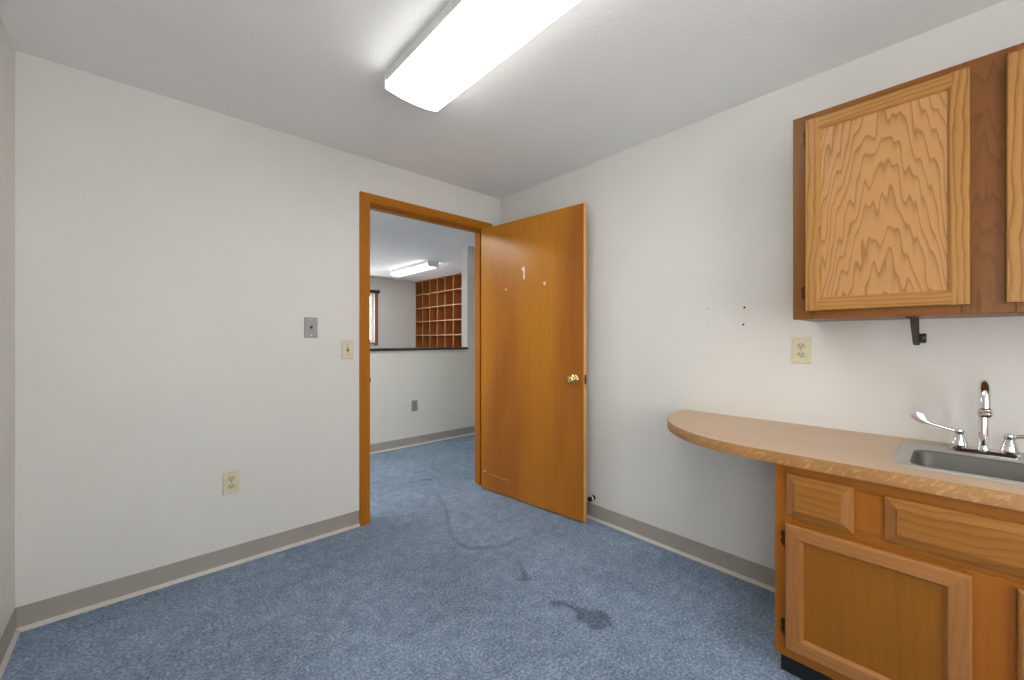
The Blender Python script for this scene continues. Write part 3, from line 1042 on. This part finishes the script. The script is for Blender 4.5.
# ------------------------------------------------------------------ faucet
FXc, FYc = 2.056, -0.057
FZ = CZ1 + 0.0014
fc = thing('faucet', (FXc, FYc, FZ), 'chrome two handle gooseneck faucet at the back of the sink', 'faucet')
bm = bmesh.new()
hwx, hwy = 0.024, 0.078
loops = [rrect(FXc - hwx, FXc + hwx, FYc - hwy, FYc + hwy, 0.016, FZ), rrect(FXc - hwx, FXc + hwx, FYc - hwy, FYc + hwy, 0.016, FZ + 0.010),
         rrect(FXc - hwx + 0.004, FXc + hwx - 0.004, FYc - hwy + 0.004, FYc + hwy - 0.004, 0.014, FZ + 0.0145)]
loft(bm, loops)
obj('deck_plate', bm, M['chrome'], fc, smooth=35)
bm = bmesh.new()
zb = FZ + 0.0145
lathe(bm, [(0.0, 0), (0.015, 0.0), (0.0155, 0.004), (0.012, 0.010), (0.0115, 0.018)], (FXc, FYc, zb), (0, 0, 1), 24)
pts = [(FXc, FYc, zb + 0.012), (FXc, FYc, zb + 0.09), (FXc, FYc, zb + 0.155)]
R = 0.058
zc = 1.044 - 0.0118 - R
pts = [(FXc, FYc, zb + 0.012), (FXc, FYc, zb + 0.05), (FXc, FYc, zb + 0.10), (FXc, FYc, zc - 0.02)]
for i in range(0, 17):
    a = PI * i / 16
    pts.append((FXc - R + R * math.cos(a), FYc, zc + R * math.sin(a)))
pts.append((FXc - 2 * R, FYc, zc - 0.016))
sweep(bm, pts, 0.0118, 16)
obj('spout', bm, M['chrome'], fc, smooth=45)
bm = lathe(bmesh.new(), [(0, 0), (0.0125, 0.0), (0.0150, 0.003), (0.0170, 0.006), (0.0170, 0.013), (0.0150, 0.015), (0.0165, 0.018), (0.0165, 0.024), (0.0122, 0.028)],
           (FXc - 2 * R, FYc, zc - 0.044), (0, 0, 1), 22)
obj('aerator', bm, M['chrome'], fc, smooth=40)
for s in (1, -1):
    hy = FYc + s * 0.0545
    bm = lathe(bmesh.new(), [(0, 0), (0.021, 0.0), (0.0215, 0.006), (0.020, 0.016), (0.0165, 0.028), (0.0125, 0.037), (0.0105, 0.042), (0.012, 0.045),
                             (0.0135, 0.050), (0.0125, 0.058), (0.007, 0.061), (0, 0.0615)], (FXc, hy, zb), (0, 0, 1), 24)
    hub = obj('handle_hub', bm, M['chrome'], fc, smooth=45)
    z0 = zb + 0.052
    pts = [(FXc, hy + s * 0.008, z0), (FXc - 0.002, hy + s * 0.03, z0 + 0.006), (FXc - 0.004, hy + s * 0.062, z0 + 0.015), (FXc - 0.005, hy + s * 0.074, z0 + 0.019),
           (FXc - 0.006, hy + s * 0.084, z0 + 0.024), (FXc - 0.007, hy + s * 0.094, z0 + 0.033), (FXc - 0.008, hy + s * 0.105, z0 + 0.044), (FXc - 0.008, hy + s * 0.109, z0 + 0.048)]
    rad = [0.0062, 0.0055, 0.005, 0.0065, 0.0115, 0.0150, 0.0150, 0.0115]
    fl = [(1, 1), (1, 1), (1, 1), (0.8, 1), (0.32, 1), (0.22, 1), (0.20, 1), (0.2, 1)]
    obj('lever', sweep(bmesh.new(), pts, rad, 14, fl), M['chrome'], hub, smooth=50, label='chrome wrist blade lever')

# ------------------------------------------------------------------ paper towel holder arm under the wall cabinet
hb = thing('towel_holder_arm', (1.95, 0.096, UZ0), 'dark metal holder arm hanging under the wall cabinet', 'holder')
bm = bmesh.new()
yy = 0.100
secs = [(1.247 - 0.0006, 0.011, 0.0), (1.225, 0.011, -0.0005), (1.200, 0.010, -0.002), (1.178, 0.010, -0.004), (1.160, 0.0095, -0.005), (1.152, 0.007, -0.0055)]
loft(bm, [[(1.95 - 0.003, yy + d - w_, z_), (1.95 + 0.003, yy + d - w_, z_), (1.95 + 0.003, yy + d + w_, z_), (1.95 - 0.003, yy + d + w_, z_)] for z_, w_, d in secs])
obj('arm', bm, M['black_iron'], hb)
obj('mounting_plate', bx(1.925, 1.975, yy - 0.006, yy + 0.020, UZ0 - 0.0002, UZ0 - 0.0032), M['black_iron'], hb)
bm = lathe(bmesh.new(), [(0, 0.0), (0.014, 0.0), (0.0165, 0.003), (0.0165, 0.013), (0.014, 0.016), (0, 0.0165)], (1.95, yy - 0.0128, 1.176), (0, -1, 0), 22)
obj('roll_knob', bm, M['black_iron'], hb, smooth=40)

# ------------------------------------------------------------------ pigeonhole unit in the reception room
PX0, PX1 = 4.043, 4.340
ys = [7.285 - 0.262 * i for i in range(9)]
zs = [2.322 - 0.2645 * i for i in range(9)]
pg = thing('pigeonhole_unit', (PX1, 6.2, 0), 'tall wooden pigeonhole shelving seen over the half wall', 'shelving')
tk = 0.018
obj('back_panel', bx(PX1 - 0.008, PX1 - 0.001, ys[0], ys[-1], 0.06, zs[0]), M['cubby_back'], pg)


def edged(name, *a):
    """a board whose front edge is the paler end of the ply"""
    bm = bx(*a)
    bm.normal_update()
    for f in bm.faces:
        f.material_index = 1 if f.calc_center_median().x < min(a[0], a[1]) + 1e-5 else 0
    return obj(name, bm, [M['cubby'], M['cubby_edge']], pg)


for y in (ys[0], ys[-1]):
    edged('side_panel', PX0, PX1 - 0.0085, y - tk / 2, y + tk / 2, 0.001, zs[0] + tk / 2 - 0.004)
for k, zz in enumerate(zs):
    edged('shelf', PX0 + 0.001, PX1 - 0.0085, ys[0] - tk / 2 - 0.0002, ys[-1] + tk / 2 + 0.0002, zz - tk / 2, zz + tk / 2 - 0.004)
for k in range(len(zs) - 1):
    for y in ys[1:-1]:
        edged('divider', PX0 + 0.004, PX1 - 0.0085, y - 0.006, y + 0.006, zs[k + 1] + tk / 2 - 0.0038, zs[k] - tk / 2 - 0.0002)
obj('plinth', bx(PX0 + 0.03, PX1 - 0.0085, ys[0] - tk / 2 - 0.0002, ys[-1] + tk / 2 + 0.0002, 0.001, zs[-1] - tk / 2 - 0.0002), M['cubby'], pg)

# ------------------------------------------------------------------ far window
wn = thing('window_1', ((WX0 + WX1) / 2, YF, WZ0), 'narrow strip of window with wooden frame seen past the door frame', 'window', None, 'structure')
bm = bmesh.new()
cw = 0.062
for a in ((WX0 - cw, WX0, WZ0 - 0.03, WZ1 + cw), (WX1, WX1 + cw, WZ0 - 0.03, WZ1 + cw), (WX0 + 0.0002, WX1 - 0.0002, WZ1, WZ1 + cw)):
    box(bm, a[0], a[1], YF - 0.018, YF - 0.0005, a[2], a[3], 0.002, 0, 1)
obj('window_casing', bm, wood('window_wood', (150, 104, 84), (112, 72, 56), 'z', 'x', 30, 0, 0.6, 0.3, 2.2), wn)
obj('window_sill', bx(WX0 + 0.0005, WX1 - 0.0005, YF - 0.03, YF + T - 0.01, WZ0 + 0.0005, WZ0 + 0.022, 0.003), M['trim_h'], wn)
bm = bmesh.new()
for a in ((WX0 + 0.001, WX0 + 0.046, WZ0 + 0.023, WZ1 - 0.001), (WX1 - 0.046, WX1 - 0.001, WZ0 + 0.023, WZ1 - 0.001),
          (WX0 + 0.0462, WX1 - 0.0462, WZ0 + 0.023, WZ0 + 0.068), (WX0 + 0.0462, WX1 - 0.0462, WZ1 - 0.046, WZ1 - 0.001)):
    box(bm, a[0], a[1], YF + 0.050, YF + 0.085, a[2], a[3])
obj('sash', bm, M['white_plastic'], wn)
obj('pane', bx(WX0 + 0.040, WX1 - 0.040, YF + 0.064, YF + 0.068, WZ0 + 0.062, WZ1 - 0.040), M['glass'], wn)
rb = thing('roller_blind', ((WX0 + WX1) / 2, YF - 0.05, WZ1 + 0.03), 'dark rolled blind along the top of the far window', 'blind')
bm = lathe(bmesh.new(), [(0, 0), (0.026, 0.0), (0.026, WX1 - WX0 + 2 * cw), (0, WX1 - WX0 + 2 * cw)], (WX0 - cw, YF - 0.046, WZ1 + 0.036), (1, 0, 0), 18)
obj('fabric_roll', bm, M['shade'], rb, smooth=40)
for x in (WX0 - cw - 0.006, WX1 + cw + 0.001):
    obj('bracket', bx(x, x + 0.005, YF - 0.075, YF - 0.0005, WZ1 + 0.008, WZ1 + 0.066), M['shade'], rb)

# ------------------------------------------------------------------ two added windows behind the viewer, unseen, for fill light
def fill_window(name, label, P, u0, u1, z0, z1, loc):
    """P(u, o, z): u along the wall, o into the room from its inner face"""
    t = thing(name, loc, label, 'window', None, 'structure')

    def slab(bm, a, b, o0, o1, c, d):
        p, q = P(a, o0, c), P(b, o1, d)
        box(bm, p[0], q[0], p[1], q[1], p[2], q[2], 0.0015, 0, 1)
    bm = bmesh.new()
    for a in ((u0 - 0.06, u0, z0 - 0.06, z1 + 0.06), (u1, u1 + 0.06, z0 - 0.06, z1 + 0.06), (u0 + 0.0002, u1 - 0.0002, z1, z1 + 0.06), (u0 + 0.0002, u1 - 0.0002, z0 - 0.06, z0)):
        slab(bm, a[0], a[1], 0.0005, 0.016, a[2], a[3])
    obj('window_casing', bm, M['trim'], t)
    bm = bmesh.new()
    um = (u0 + u1) / 2
    for a in ((u0 + 0.001, u0 + 0.04, z0 + 0.001, z1 - 0.001), (u1 - 0.04, u1 - 0.001, z0 + 0.001, z1 - 0.001), (um - 0.015, um + 0.015, z0 + 0.041, z1 - 0.041),
              (u0 + 0.0402, u1 - 0.0402, z0 + 0.001, z0 + 0.04), (u0 + 0.0402, u1 - 0.0402, z1 - 0.04, z1 - 0.001)):
        slab(bm, a[0], a[1], -0.08, -0.045, a[2], a[3])
    obj('sash', bm, M['white_plastic'], t)
    bm = bmesh.new()
    slab(bm, u0 + 0.036, u1 - 0.036, -0.064, -0.060, z0 + 0.036, z1 - 0.036)
    obj('pane', bm, M['glass'], t)


fill_window('fill_window_2', 'added unseen window for fill light in the wall behind the viewer', lambda u, o, z: (u, YB + o, z), BWX0, BWX1, BWZ0, BWZ1, ((BWX0 + BWX1) / 2, YB, BWZ0))
fill_window('fill_window_3', 'added unseen window for fill light in the near left wall', lambda u, o, z: (XL + o, u, z), NWY0, NWY1, 0.40, 1.85, (XL, (NWY0 + NWY1) / 2, 0.40))
